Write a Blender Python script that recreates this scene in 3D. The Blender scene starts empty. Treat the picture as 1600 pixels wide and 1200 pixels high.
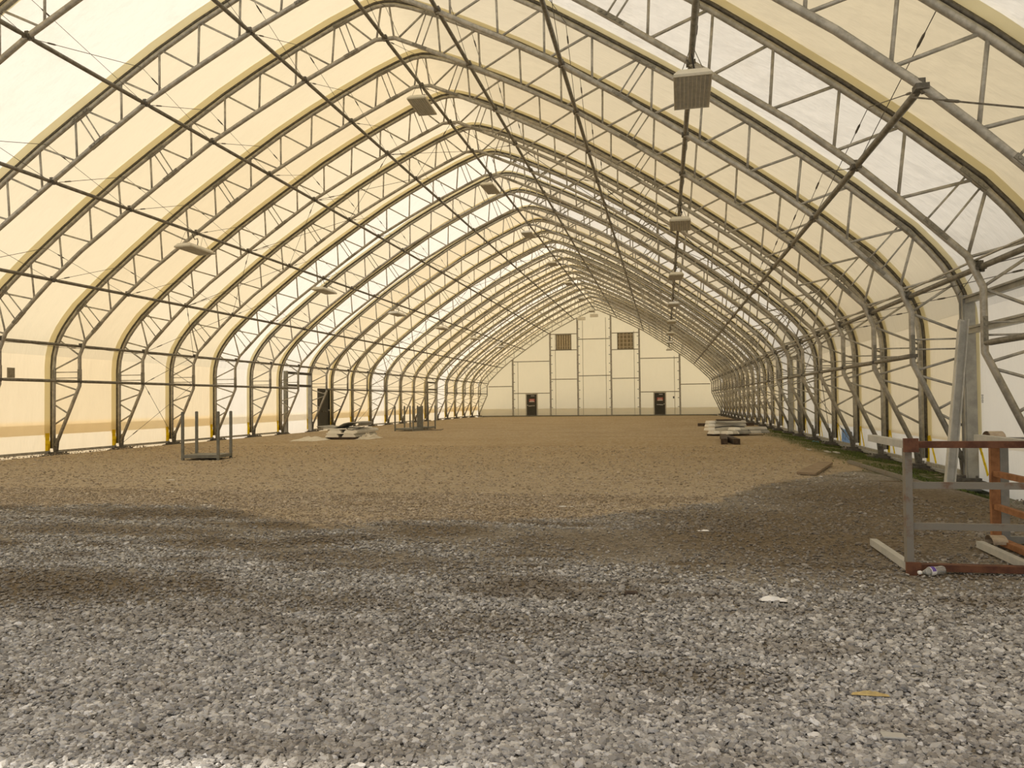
import bpy, bmesh, math, random
import numpy as np
from mathutils import Vector, Matrix
random.seed(7)
rng = np.random.default_rng(7)
SC = bpy.context.scene
COL = SC.collection

# ------------------------------------------------------------------ camera
F, YAW, PITCH, ROLL, CX, CH = 1216.58, -.1933, .0221, .0109, 6.2365, 1.3531
c, s = math.cos(YAW), math.sin(YAW)
cp, sp = math.cos(PITCH), math.sin(PITCH)
cr, sr = math.cos(ROLL), math.sin(ROLL)
right = Vector((c, -s, 0)); fw0 = Vector((s, c, 0)); up0 = Vector((0, 0, 1))
fwd = fw0*cp + up0*sp
up = up0*cp - fw0*sp
RX = right*cr - up*sr
UX = right*sr + up*cr
cam = bpy.data.cameras.new('camera')
cam.sensor_width = 36; cam.lens = F/1600*36
cam.clip_start = .05; cam.clip_end = 400
camo = bpy.data.objects.new('camera', cam); COL.objects.link(camo)
m = Matrix.Identity(4)
for k in range(3):
    m[k][0] = RX[k]; m[k][1] = UX[k]; m[k][2] = -fwd[k]
m[0][3], m[1][3], m[2][3] = CX, 0, CH
camo.matrix_world = m
SC.camera = camo

# ------------------------------------------------------------------ world, sun, exposure
SUN = Vector((-.445, -.295, 1)).normalized()
w = bpy.data.worlds.new('sky'); SC.world = w; w.use_nodes = True
nt = w.node_tree; nt.nodes.clear()
o_ = nt.nodes.new('ShaderNodeOutputWorld'); b_ = nt.nodes.new('ShaderNodeBackground')
sky = nt.nodes.new('ShaderNodeTexSky'); sky.sky_type = 'NISHITA'; sky.sun_disc = False
sky.sun_elevation = math.asin(SUN.z); sky.sun_rotation = math.atan2(SUN.x, SUN.y)
sky.air_density = 1.0; sky.dust_density = 5.0; sky.ozone_density = 1.0
haze = nt.nodes.new('ShaderNodeBackground'); haze.inputs[0].default_value = (1.0, .965, .90, 1); haze.inputs[1].default_value = .52   # bright thin haze over the sky
add = nt.nodes.new('ShaderNodeAddShader')
nt.links.new(sky.outputs[0], b_.inputs[0]); nt.links.new(b_.outputs[0], add.inputs[0]); nt.links.new(haze.outputs[0], add.inputs[1]); nt.links.new(add.outputs[0], o_.inputs[0])
b_.inputs[1].default_value = .08
sl = bpy.data.lights.new('sun', 'SUN'); sl.energy = 2.9; sl.angle = .0093; sl.color = (1, .93, .82)
so = bpy.data.objects.new('sun', sl); COL.objects.link(so)
so.rotation_euler = SUN.to_track_quat('Z', 'Y').to_euler(); so.location = (0, 0, 40)
SC.view_settings.view_transform = 'Standard'; SC.view_settings.look = 'None'
SC.view_settings.gamma = 1; SC.view_settings.use_curve_mapping = False
SC.view_settings.exposure = 0.12

# ------------------------------------------------------------------ helpers
class MB:
    """collects vertices and faces; build() links them as one mesh object"""
    def __init__(self): self.v = []; self.f = []
    def add(self, vs, fs):
        n = len(self.v); self.v += [tuple(p) for p in vs]; self.f += [tuple(i+n for i in f) for f in fs]; return self
    def box(self, cx, cy, cz, sx, sy, sz, M=None):
        vs = [Vector((cx+a*sx/2, cy+b*sy/2, cz+d*sz/2)) for a in (-1, 1) for b in (-1, 1) for d in (-1, 1)]
        if M is not None: vs = [M @ p for p in vs]
        return self.add(vs, [(0, 1, 3, 2), (4, 6, 7, 5), (0, 4, 5, 1), (2, 3, 7, 6), (0, 2, 6, 4), (1, 5, 7, 3)])
    def bbox(self, cx, cy, cz, sx, sy, sz, bev=.01, M=None):
        """box with chamfered edges"""
        bm = bmesh.new(); bmesh.ops.create_cube(bm, size=1)
        for v in bm.verts: v.co = Vector((v.co.x*sx, v.co.y*sy, v.co.z*sz))
        bmesh.ops.bevel(bm, geom=bm.edges[:], offset=bev, segments=1, affect='EDGES')
        bm.verts.index_update()
        vs = [v.co + Vector((cx, cy, cz)) for v in bm.verts]
        if M is not None: vs = [M @ p for p in vs]
        self.add(vs, [[v.index for v in f.verts] for f in bm.faces]); bm.free(); return self
    def tube(self, pts, r, n=8, cap=True, radii=None, up=None):
        pts = [Vector(p) for p in pts]; k = len(pts); rings = []
        t0 = (pts[1]-pts[0]).normalized()
        ref = Vector(up) if up else (Vector((0, 1, 0)) if abs(t0.y) < .9 else Vector((0, 0, 1)))
        for i in range(k):
            a = (pts[i]-pts[i-1]).normalized() if i else t0
            b = (pts[i+1]-pts[i]).normalized() if i < k-1 else a
            t = (a+b).normalized(); cs = max(.5, a.dot(t))
            x = (ref - t*ref.dot(t)).normalized(); y = t.cross(x)
            ref = x
            rr = radii[i] if radii else r
            rings.append([pts[i] + (x*math.cos(q*2*math.pi/n) + y*math.sin(q*2*math.pi/n)/cs)*rr for q in range(n)])
        vs = [p for ring in rings for p in ring]; fs = []
        for i in range(k-1):
            for q in range(n):
                q2 = (q+1) % n
                fs.append((i*n+q, i*n+q2, (i+1)*n+q2, (i+1)*n+q))
        if cap: fs += [tuple(range(n-1, -1, -1)), tuple((k-1)*n+q for q in range(n))]
        return self.add(vs, fs)
    def beam(self, a, b, w_, h_, upv=(0, 0, 1)):
        """rectangular bar from a to b"""
        a = Vector(a); b = Vector(b); t = (b-a).normalized(); u = Vector(upv)
        x = t.cross(u).normalized(); z = x.cross(t)
        vs = [p + x*i*w_/2 + z*j*h_/2 for p in (a, b) for i, j in ((-1, -1), (1, -1), (1, 1), (-1, 1))]
        return self.add(vs, [(3, 2, 1, 0), (4, 5, 6, 7), (0, 1, 5, 4), (1, 2, 6, 5), (2, 3, 7, 6), (3, 0, 4, 7)])
    def lathe(self, prof, n=16, M=None):
        vs = []; fs = []
        for r, z in prof:
            for q in range(n):
                p = Vector((r*math.cos(2*math.pi*q/n), r*math.sin(2*math.pi*q/n), z)); vs.append(M @ p if M else p)
        for i in range(len(prof)-1):
            for q in range(n):
                q2 = (q+1) % n; fs.append((i*n+q, i*n+q2, (i+1)*n+q2, (i+1)*n+q))
        return self.add(vs, fs)
    def mesh(self, name, mat, smooth=False):
        me = bpy.data.meshes.new(name); me.from_pydata(self.v, [], self.f)
        if mat: me.materials.append(mat)
        if smooth: me.polygons.foreach_set('use_smooth', [True]*len(me.polygons))
        me.update(); return me
    def build(self, name, mat, parent=None, smooth=False, loc=None):
        return place(name, self.mesh(name, mat, smooth), parent, loc)

def place(name, me, parent=None, loc=None):
    o = bpy.data.objects.new(name, me); COL.objects.link(o)
    if parent is not None: o.parent = parent
    if loc is not None: o.location = loc
    return o
def tag(o, label=None, cat=None, group=None, kind=None):
    if label: o['label'] = label
    if cat: o['category'] = cat
    if group: o['group'] = group
    if kind: o['kind'] = kind
    return o
def thing(name, label, cat, loc=(0, 0, 0), rz=0, group=None):
    o = bpy.data.objects.new(name, None); COL.objects.link(o); o.location = loc; o.rotation_euler = (0, 0, rz)
    o.empty_display_size = .1
    return tag(o, label, cat, group)
def struct(name):
    o = bpy.data.objects.new(name, None); COL.objects.link(o); o['kind'] = 'structure'; return o
def copy_tree(o, loc=None):
    r = o.copy(); COL.objects.link(r)
    if loc is not None: r.location = loc
    for ch in o.children:
        d = ch.copy(); COL.objects.link(d); d.parent = r
        for g in ch.children:
            e = g.copy(); COL.objects.link(e); e.parent = d
    return r
ORD = ['', 'first', 'second', 'third', 'fourth', 'fifth', 'sixth', 'seventh', 'eighth', 'ninth', 'tenth', 'eleventh', 'twelfth',
       'thirteenth', 'fourteenth', 'fifteenth', 'sixteenth', 'seventeenth', 'eighteenth', 'nineteenth', 'twentieth',
       'twenty-first', 'twenty-second', 'twenty-third', 'twenty-fourth']

# ------------------------------------------------------------------ materials
class NT:
    def __init__(self, name):
        self.m = bpy.data.materials.new(name); self.m.use_nodes = True; self.t = self.m.node_tree; self.t.nodes.clear()
        self.out = self.n('ShaderNodeOutputMaterial')
    def n(self, k, **kw):
        nd = self.t.nodes.new(k)
        for a, b in kw.items(): setattr(nd, a, b)
        return nd
    def l(self, a, b): self.t.links.new(a, b)
    def val(self, sock, v):
        if isinstance(v, bpy.types.NodeSocket): self.l(v, sock)
        else: sock.default_value = v
    def math(self, op, a, b=None, c_=None, clamp=False):
        nd = self.n('ShaderNodeMath', operation=op); nd.use_clamp = clamp
        self.val(nd.inputs[0], a)
        if b is not None: self.val(nd.inputs[1], b)
        if c_ is not None: self.val(nd.inputs[2], c_)
        return nd.outputs[0]
    def step(self, x, lo, hi):
        nd = self.n('ShaderNodeMapRange', interpolation_type='SMOOTHSTEP'); self.val(nd.inputs[0], x)
        nd.inputs[1].default_value = lo; nd.inputs[2].default_value = hi; return nd.outputs[0]
    def mix(self, f, a, b, mode='MIX'):
        nd = self.n('ShaderNodeMix', data_type='RGBA', blend_type=mode)
        self.val(nd.inputs[0], f)
        for i, v in ((6, a), (7, b)): self.val(nd.inputs[i], (*v, 1) if isinstance(v, tuple) and len(v) == 3 else v)
        return nd.outputs[2]
    def noise(self, scale, detail=3, rough=.6, vec=None, out=0):
        nd = self.n('ShaderNodeTexNoise'); nd.inputs['Scale'].default_value = scale
        nd.inputs['Detail'].default_value = detail; nd.inputs['Roughness'].default_value = rough
        if vec is not None: self.l(vec, nd.inputs['Vector'])
        return nd.outputs[out]
    def pos(self): return self.n('ShaderNodeNewGeometry').outputs['Position']
    def bump(self, h, strength=.3, dist=.01, normal=None):
        nd = self.n('ShaderNodeBump'); nd.inputs['Strength'].default_value = strength; nd.inputs['Distance'].default_value = dist
        self.l(h, nd.inputs['Height'])
        if normal is not None: self.l(normal, nd.inputs['Normal'])
        return nd.outputs[0]
    def pbr(self, col, rough=.6, metal=0., normal=None, spec=.5):
        p = self.n('ShaderNodeBsdfPrincipled')
        self.val(p.inputs['Base Color'], (*col, 1) if isinstance(col, tuple) else col)
        self.val(p.inputs['Roughness'], rough); p.inputs['Metallic'].default_value = metal
        p.inputs['Specular IOR Level'].default_value = spec
        if normal is not None: self.l(normal, p.inputs['Normal'])
        self.l(p.outputs[0], self.out.inputs[0]); return p

def mottled(name, a, b, scale=6, rough=.6, metal=0., bump=.15, lo=.35, hi=.65, spec=.5, bscale=60):
    t = NT(name); q = t.pos()
    f = t.step(t.noise(scale, 4, .65, q), lo, hi)
    t.pbr(t.mix(f, a, b), rough, metal, t.bump(t.noise(bscale, 2, .6, q), bump, .004), spec)
    return t.m
STEEL = mottled('galvanized_steel', (.34, .325, .285), (.50, .475, .42), 9, .45, .35)
STEELD = mottled('dull_bracket_steel', (.10, .092, .075), (.17, .155, .13), 14, .55, .4)
PURL = mottled('dark_purlin_steel', (.15, .14, .115), (.25, .235, .20), 9, .5, .35)
SPLM = mottled('splice_steel', (.22, .21, .18), (.31, .295, .25), 14, .5, .4)
POSTM = mottled('zinc_sheet_column', (.30, .295, .27), (.42, .41, .37), 3, .45, .4)
STUD = mottled('light_zinc_stud', (.46, .455, .42), (.58, .57, .53), 5, .5, .25)
RUBBER = mottled('black_rubber', (.012, .012, .012), (.03, .028, .025), 8, .6)
DARKM = mottled('dark_earth_footing', (.03, .026, .02), (.075, .062, .045), 9, .9)
RUST = mottled('rusty_steel', (.085, .030, .015), (.16, .065, .03), 9, .75, .1, .35)
RUSTL = mottled('orange_rust_steel', (.22, .095, .035), (.33, .15, .06), 11, .8, .05, .35)
GREYP = mottled('grey_painted_steel', (.20, .20, .185), (.27, .255, .225), 10, .6, .1, .2)
RUSTG = mottled('grey_steel_with_rust', (.22, .20, .165), (.17, .085, .045), 5, .65, .1, .25, .52, .72)
PALEG = mottled('pale_grey_steel', (.40, .395, .36), (.48, .46, .41), 7, .6, .05, .2)
GRNG = mottled('grey_green_rack_paint', (.15, .15, .125), (.20, .195, .165), 8, .6, .05, .15)
WHITEF = mottled('white_fixture_enamel', (.74, .72, .65), (.80, .78, .71), 5, .5)
LOUV = mottled('fixture_louver', (.52, .50, .42), (.60, .57, .49), 9, .55)
DOORM = mottled('dark_olive_door', (.045, .043, .032), (.06, .055, .04), 3, .5)
FRAMEM = mottled('pale_door_frame', (.50, .48, .42), (.58, .55, .48), 4, .5)
REDM = mottled('red_sign_plate', (.42, .05, .045), (.50, .09, .08), 20, .5)
PINKM = mottled('pale_sign_print', (.72, .42, .38), (.78, .50, .45), 40, .5)
WHITEM = mottled('white_sign_print', (.75, .72, .66), (.82, .79, .73), 40, .5)
CHROME = mottled('bright_metal', (.62, .60, .55), (.72, .70, .66), 10, .3, .6)

BEAMW = mottled('white_beam_foam', (.86, .83, .76), (.92, .89, .82), 4, .7)
BEAMG = mottled('grey_panel_skin', (.25, .24, .21), (.34, .32, .28), 6, .6)
WOODD = mottled('dark_timber', (.045, .030, .020), (.10, .068, .045), 7, .85)
WOODP = mottled('weathered_plank', (.23, .17, .11), (.33, .25, .165), 5, .85)
CLOTHM = mottled('crumpled_white_sheet', (.62, .57, .47), (.72, .67, .57), 5, .8)
STRAPM = mottled('beige_webbing', (.34, .27, .19), (.44, .36, .26), 14, .8)
PAPERM = mottled('white_paper', (.80, .78, .74), (.86, .84, .80), 12, .7)
LEAFY = mottled('yellow_straw', (.45, .33, .13), (.58, .44, .18), 20, .8)
GREYC = mottled('grey_shard', (.40, .39, .35), (.48, .46, .42), 12, .7)
BLUET = mottled('blue_tarp', (.12, .26, .62), (.22, .40, .75), 12, .6)
PATCHM = mottled('grey_patch', (.30, .27, .20), (.38, .34, .26), 9, .7)
TEAL = mottled('teal_label', (.01, .10, .15), (.02, .16, .22), 20, .4)
PURP = mottled('purple_label', (.10, .05, .30), (.16, .09, .40), 20, .4)
VENTM = mottled('vent_slat', (.48, .41, .29), (.58, .50, .36), 9, .6)
VENTD = mottled('vent_cavity', (.28, .23, .15), (.36, .30, .20), 9, .8)
GIRT = mottled('end_wall_girt', (.28, .255, .20), (.36, .33, .26), 9, .55, .2)

def fabric(name, refl, trans, fac=.5, crease=.25, dirt=.5):
    t = NT(name); q = t.pos()
    d = t.math('MULTIPLY', t.step(t.noise(.55, 5, .7, q), .50, .78), dirt*.28)
    d2 = t.math('MULTIPLY', t.step(t.noise(3.1, 6, .75, q), .60, .78), dirt*.30)
    f = t.math('ADD', d, d2, clamp=True)
    mp = t.n('ShaderNodeMapping'); mp.inputs['Scale'].default_value = (1.0, 1.8, .55); t.l(q, mp.inputs[0])
    nm = t.bump(t.noise(1.5, 4, .55, mp.outputs[0]), crease, .25)
    a = t.n('ShaderNodeBsdfDiffuse'); b = t.n('ShaderNodeBsdfTranslucent'); x = t.n('ShaderNodeMixShader')
    t.l(t.mix(f, refl, tuple(k*.72 for k in refl)), a.inputs[0]); t.l(t.mix(f, trans, (trans[0]*.72, trans[1]*.66, trans[2]*.58)), b.inputs[0])
    t.l(nm, a.inputs[1]); t.l(nm, b.inputs[1])
    x.inputs[0].default_value = fac; t.l(a.outputs[0], x.inputs[1]); t.l(b.outputs[0], x.inputs[2]); t.l(x.outputs[0], t.out.inputs[0])
    return t.m
CREAM = [fabric('cream_fabric', (.78, .72, .60), (.84, .72, .485)),
         fabric('tan_fabric', (.76, .70, .58), (.82, .685, .445)),
         fabric('pale_cream_fabric', (.79, .74, .63), (.86, .745, .52))]
WHITE = fabric('white_fabric', (.84, .81, .74), (.93, .87, .74), .52, .35, 1.0)
YEL = fabric('yellow_strap', (.78, .64, .07), (.96, .82, .13), .6, .05, .2)
ENDF = fabric('end_wall_fabric', (.78, .71, .55), (.98, .83, .53), .82, .2, .3)
WALLF = [fabric('cream_wall_fabric', (.80, .72, .58), (.92, .77, .51), .61, .2, .6), fabric('tan_wall_fabric', (.78, .70, .56), (.90, .74, .47), .61, .2, .6),
         fabric('pale_wall_fabric', (.80, .74, .61), (.92, .79, .55), .61, .2, .6)]
WALLR = fabric('right_wall_fabric', (.80, .73, .60), (.95, .81, .55), .59, .25, .6)
WALLW = fabric('white_wall_fabric', (.84, .81, .74), (.95, .88, .74), .62, .25, .8)
FLAP = fabric('olive_cover_strip', (.74, .68, .48), (.92, .84, .56), .55, .05, .5)

# ------------------------------------------------------------------ ground zones (shared by floor and stones)
BLOBS = ((.4, 7.5, 2.0, .35, .8), (2.2, 6.9, .9, .35, .8), (3.3, 6.5, .9, .3, .7), (4.3, 6.2, .9, .35, .5), (1.7, 5.1, 1.25, 0.62, 1), (0.3, 8.75, 2.6, 0.55, 1), (2.1, 8.05, 0.9, 0.35, 1), (7.6, 8.3, 2.3, 2.3, 1), (9.2, 10.8, 2.2, 3.2, 1), (3.9, 7.9, 0.8, 0.55, 0.9), (3.9, 5.0, 0.8, 0.28, 0.55), (5.4, 7.4, 1.1, 0.9, 0.7), (5.2, 4.6, 0.55, 0.3, 0.45), (6.3, 3.9, 0.55, 0.25, 0.45), (3.0, 3.15, 0.5, 0.2, 0.4), (-1.5, 6.6, 1.5, 0.5, 0.8))
def zones(t):
    """damp (0-1) and dirt (0-1) masks from the world position"""
    q = t.pos(); sx = t.n('ShaderNodeSeparateXYZ'); t.l(q, sx.inputs[0]); X, Y = sx.outputs[0], sx.outputs[1]
    fc = t.n('ShaderNodeFloatCurve'); cv = fc.mapping.curves[0]
    E = [(-8, 8.9), (-3, 9.1), (-.1, 9.6), (1.5, 8.75), (2.6, 8.2), (3.3, 8.6), (4.5, 8.75), (5.2, 9.0), (5.9, 9.8), (6.7, 10.5), (7.9, 13.2), (8.7, 14.1), (9.7, 15.4), (12, 16)]
    P = [((a+8)/20, b/20) for a, b in E]
    cv.points[0].location = P[0]; cv.points[1].location = P[-1]
    for p in P[1:-1]: cv.points.new(*p)
    for p in cv.points: p.handle_type = 'AUTO_CLAMPED'
    fc.mapping.update()
    t.l(t.math('DIVIDE', t.math('ADD', X, 8), 20, clamp=True), fc.inputs['Value'])
    edge = t.math('MULTIPLY', fc.outputs[0], 20)
    nz = t.noise(1.1, 4, .6, q); n2 = t.noise(5., 3, .6, q)
    wob = t.math('ADD', t.math('MULTIPLY', t.math('SUBTRACT', nz, .5), 1.1), t.math('MULTIPLY', t.math('SUBTRACT', n2, .5), .5))
    d = t.math('ADD', t.math('SUBTRACT', edge, Y), wob)
    damp = t.step(d, -.15, .35)
    dirt = None
    for bx, by, rx, ry_, bs in BLOBS:
        dx = t.math('DIVIDE', t.math('SUBTRACT', X, bx), rx); dy = t.math('DIVIDE', t.math('SUBTRACT', Y, by), ry_)
        r = t.math('SQRT', t.math('ADD', t.math('MULTIPLY', dx, dx), t.math('MULTIPLY', dy, dy)))
        r = t.math('ADD', r, t.math('MULTIPLY', wob, .55))
        k = t.math('MULTIPLY', t.step(r, 1.3, .35), bs)
        dirt = k if dirt is None else t.math('MAXIMUM', dirt, k)
    mpp = t.n('ShaderNodeMapping'); mpp.inputs['Rotation'].default_value = (0, 0, -.5); mpp.inputs['Scale'].default_value = (.55, 1.5, 1); t.l(q, mpp.inputs[0])
    patchy = t.math('MAXIMUM', t.step(t.noise(1.1, 5, .65, mpp.outputs[0]), .48, .62), t.math('MULTIPLY', t.step(t.noise(2.4, 5, .65, q), .5, .66), .6))
    dirt = t.math('MAXIMUM', dirt, t.math('MULTIPLY', patchy, t.math('ADD', t.math('MULTIPLY', t.step(Y, 3.9, 5.8), .55), .40)))
    return q, X, Y, damp, dirt

# floor material
t = NT('gravel_ground'); q, X, Y, damp, dirt = zones(t)
def vor(scale):
    nd = t.n('ShaderNodeTexVoronoi'); nd.inputs['Scale'].default_value = scale; t.l(q, nd.inputs['Vector']); return nd
v1 = vor(32); v2 = vor(75)
sc_ = t.n('ShaderNodeSeparateColor'); t.l(v1.outputs['Color'], sc_.inputs[0])
sc2 = t.n('ShaderNodeSeparateColor'); t.l(v2.outputs['Color'], sc2.inputs[0])
big = t.noise(.35, 4, .6, q)
mp = t.n('ShaderNodeMapping'); mp.inputs['Scale'].default_value = (.10, .75, 1); t.l(q, mp.inputs[0])
track = t.noise(1.0, 4, .6, mp.outputs[0])
dry = t.mix(t.step(big, .35, .68), (.48, .36, .21), (.40, .285, .15))
dry = t.mix(t.math('MULTIPLY', t.step(track, .50, .72), .55), dry, (.31, .20, .095))
dry = t.mix(t.math('MULTIPLY', sc2.outputs[0], .45), dry, (.55, .46, .33))
dry = t.mix(t.math('MULTIPLY', t.step(sc_.outputs[1], .80, .95), .35), dry, (.50, .46, .38))
clump = t.noise(7.5, 6, .75, q); v3 = vor(13)
sc3 = t.n('ShaderNodeSeparateColor'); t.l(v3.outputs['Color'], sc3.inputs[0])
dry = t.mix(t.math('MULTIPLY', t.step(clump, .52, .62), .65), dry, (.20, .14, .075))
dry = t.mix(t.math('MULTIPLY', t.step(clump, .47, .37), .5), dry, (.52, .43, .30))
dry = t.mix(t.math('MULTIPLY', t.step(sc3.outputs[0], .72, .98), .45), dry, (.22, .165, .10))
dry = t.mix(t.math('MULTIPLY', t.step(sc3.outputs[1], .88, .98), .55), dry, (.60, .54, .44))
peb = t.mix(sc_.outputs[0], (.20, .18, .15), (.40, .37, .32))
soil = t.mix(sc_.outputs[0], (.11, .080, .044), (.20, .155, .098))
near = t.mix(t.math('MULTIPLY', dirt, .92), peb, soil)
dry = t.mix(t.math('MULTIPLY', t.step(Y, 26, 8.5), .45), dry, t.mix(sc_.outputs[0], (.30, .26, .20), (.56, .51, .43)))
gcol = t.mix(damp, dry, near)
# moss along the right wall
mo = t.math('MULTIPLY', t.step(t.math('ADD', X, t.math('MULTIPLY', t.math('SUBTRACT', t.noise(.9, 4, .6, q), .5), .9)), 9.75, 10.25), t.math('MULTIPLY', t.step(Y, 12.2, 14.0), t.step(Y, 42, 26)))
gcol = t.mix(t.math('MULTIPLY', mo, t.step(t.noise(6, 4, .7, q), .30, .55)), gcol, (.075, .095, .022))
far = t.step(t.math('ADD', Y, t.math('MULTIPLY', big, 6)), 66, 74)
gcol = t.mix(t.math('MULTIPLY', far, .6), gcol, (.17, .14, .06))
outside = t.math('MAXIMUM', t.step(t.math('ABSOLUTE', X), 11.7, 12.2), t.step(t.math('ABSOLUTE', t.math('SUBTRACT', Y, 36)), 37.4, 38))
gcol = t.mix(outside, gcol, (.60, .56, .48))  # unseen ground outside, made pale to bounce light onto the walls
hh = t.math('ADD', t.math('MULTIPLY', v1.outputs['Distance'], -1.0), t.math('MULTIPLY', v2.outputs['Distance'], -.4))
t.pbr(gcol, .9, 0, t.bump(hh, .8, .03), .25)
GROUND = t.m
# stones
t = NT('gravel_stone'); q, X, Y, damp, dirt = zones(t)
oi = t.n('ShaderNodeObjectInfo'); rnd = oi.outputs['Random']
cr_ = t.n('ShaderNodeValToRGB'); t.l(rnd, cr_.inputs[0]); e = cr_.color_ramp.elements
e[0].position = 0; e[0].color = (.205, .198, .188, 1); e[1].position = 1; e[1].color = (.80, .785, .76, 1)
for p_, c_ in ((.35, (.335, .323, .305, 1)), (.7, (.46, .447, .425, 1)), (.9, (.58, .558, .52, 1))):
    x_ = e.new(p_); x_.color = c_
sc_ = t.mix(t.math('MULTIPLY', dirt, .75), cr_.outputs[0], (.14, .105, .062))
sc_ = t.mix(t.math('MULTIPLY', t.math('SUBTRACT', 1, damp), .7), sc_, t.mix(rnd, (.28, .21, .125), (.60, .48, .33)))
sc_ = t.mix(t.math('MULTIPLY', t.noise(45, 3, .6, q), .35), sc_, (.18, .16, .13))
t.pbr(sc_, .85, 0, t.bump(t.noise(120, 2, .6, q), .25, .004), .3)
STONE = t.m

# ------------------------------------------------------------------ layout
D0, S = 17.0068, 2.7898
DYR = {-1: .3, 6: -.18, 7: .12}
def ry(i): return D0 + i*S + DYR.get(i, 0)
LAST = 20
YW = ry(LAST) + .22
YFRONT = -.44

def smooth01(a, lo, hi):
    x = min(1, max(0, (a-lo)/(hi-lo))); return x*x*(3-2*x)
def gz(x, y):
    z = -.12*smooth01(abs(x), 10.2, 11.4) - .10*smooth01(y, 64, 72)
    z -= .14*smooth01(x, 10.3, 11.2)*smooth01(y, 9.5, 11.5)*(1-smooth01(y, 14.8, 16.0))
    return z

# floor: graded grid
xs = [-45, -30, -20, -14, -12.2, -11.6, -11.2, -10.8, -10.4, -10, -9] + list(np.arange(-8, 9.1, 1.0)) + [9.6, 10, 10.3, 10.6, 10.9, 11.2, 11.6, 12.2, 14, 20, 30, 45]
ys = [-40, -20, -10, -5] + list(np.arange(-2, 20, 1.0)) + list(np.arange(20, 80, 3.0)) + [82, 95, 120]
fb = MB()
fb.add([(x, y, gz(x, y)) for y in ys for x in xs],
       [(j*len(xs)+i, j*len(xs)+i+1, (j+1)*len(xs)+i+1, (j+1)*len(xs)+i) for j in range(len(ys)-1) for i in range(len(xs)-1)])
floor = fb.build('floor', GROUND, smooth=True); floor['kind'] = 'structure'

# ------------------------------------------------------------------ fabric shell
IN = [(11.24, .20), (10.45, 1.94), (10.45, 2.81), (10.265, 3.24), (9.42, 4.07), (8.9, 4.55), (8.06, 5.23), (6.66, 6.22), (5.5, 7.02), (4.42, 7.72), (3.27, 8.34), (1.98, 9.0), (.95, 9.47), (.235, 9.79)]
OUT = [(11.31, .12), (11.31, 1.3), (11.31, 2.5), (11.285, 2.8), (11.21, 3.1), (11.1, 3.35), (10.95, 3.6), (10.75, 3.86), (10.435, 4.22), (9.5, 5.03), (8.7, 5.66), (7.8, 6.34), (6.97, 6.94), (6.1, 7.51), (5.0, 8.21), (4.08, 8.78), (3.15, 9.29), (2.2, 9.76), (1.25, 10.20), (.65, 10.44), (.25, 10.565), (0, 10.59)]
def mirror(h, apex=False):
    L = [(-x, z) for x, z in h]
    R = [(x, z) for x, z in reversed(h)]
    return L + (R[1:] if abs(R[0][0]) < 1e-6 else R)
def offset(poly, d):
    r = []
    for i, p in enumerate(poly):
        a = poly[max(0, i-1)]; b = poly[min(len(poly)-1, i+1)]
        tx, tz = b[0]-a[0], b[1]-a[1]; L = math.hypot(tx, tz)
        r.append((p[0]-tz/L*d, p[1]+tx/L*d))
    return r
OUTF = mirror(OUT); INF = mirror(IN)
SHELL = offset(OUTF, .17)
WALLTOP = 3                         # index of the knee point where the wall panel meets the roof panel
NS = len(SHELL)
WHITE_BAYS = {-4, -2, 4, 6, 10, 15}
def bay_mat(i): return WHITE if i in WHITE_BAYS else CREAM[(i*7+3) % 3]
def wall_mat(i): return WALLW if i in WHITE_BAYS else WALLF[(i*7+3) % 3]
ceiling = struct('ceiling'); wall_left = struct('wall_left'); wall_right = struct('wall_right')
def sheet(name, sec, y0, y1, mat, parent, ny=6, sag=.03, skew=0):
    b = MB(); n = len(sec)
    for j in range(ny+1):
        f = j/ny; y = y0+(y1-y0)*f; dz = sag*math.sin(math.pi*f)
        o2 = offset(sec, -dz)
        b.v += [(x, y+skew*x*(1-f), z) for x, z in o2]
    for j in range(ny):
        for i in range(n-1): b.f.append((j*n+i, j*n+i+1, (j+1)*n+i+1, (j+1)*n+i))
    return b.build(name, mat, parent, smooth=True)
edges = [YFRONT] + [ry(i) for i in range(-5, LAST+1)] + [YW+.15]
for k in range(len(edges)-1):
    i = k-6; y0, y1 = edges[k], edges[k+1]; mt = bay_mat(i); mw = wall_mat(i)
    sheet('roof_panel', SHELL[WALLTOP:NS-WALLTOP], y0, y1, mt, ceiling, skew=.15 if k == 0 else 0)  # unseen front edge is skewed to trim the sun patch on the floor
    WZ = .52
    sheet('wall_panel', [(SHELL[0][0], WZ)] + SHELL[1:WALLTOP+1], y0, y1, mw, wall_left, 4, .012)
    sheet('skirt_panel', [(-11.55, gz(-12, y0)-.02), (-11.54, .45), (-11.53, .92)], y0, y1, WALLF[2] if mt is not WHITE else WALLW, wall_left, 4, .012)
    sheet('wall_panel', SHELL[NS-WALLTOP-1:NS-1] + [(-SHELL[0][0], WZ)], y0, y1, WALLR if mw is not WALLW else WALLW, wall_right, 4, .012)
    if i != -2:
        sheet('skirt_panel', [(11.53, .60), (11.54, .3), (11.55, gz(12, y0)-.02)], y0, y1, WALLW, wall_right, 4, .012)
    else:
        sheet('skirt_panel', [(11.53, .60), (11.54, .3), (11.55, -.3)], y0, y1, WALLW, wall_right, 4, .012)
# cover strips behind every arch (second fabric layer)
STRIP = offset(OUTF, .125)
STRIP = [(STRIP[0][0], .45)] + STRIP[1:-1] + [(STRIP[-1][0], .45)]
b = MB(); n = len(STRIP)
for y in (-.215, .215): b.v += [(x, y, z) for x, z in STRIP]
for i in range(n-1): b.f.append((i, i+1, n+i+1, n+i))
flap_me = b.mesh('cover_strip', FLAP, True)
for i in range(-5, LAST): place('cover_strip', flap_me, ceiling, (0, ry(i), 0))

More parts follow.
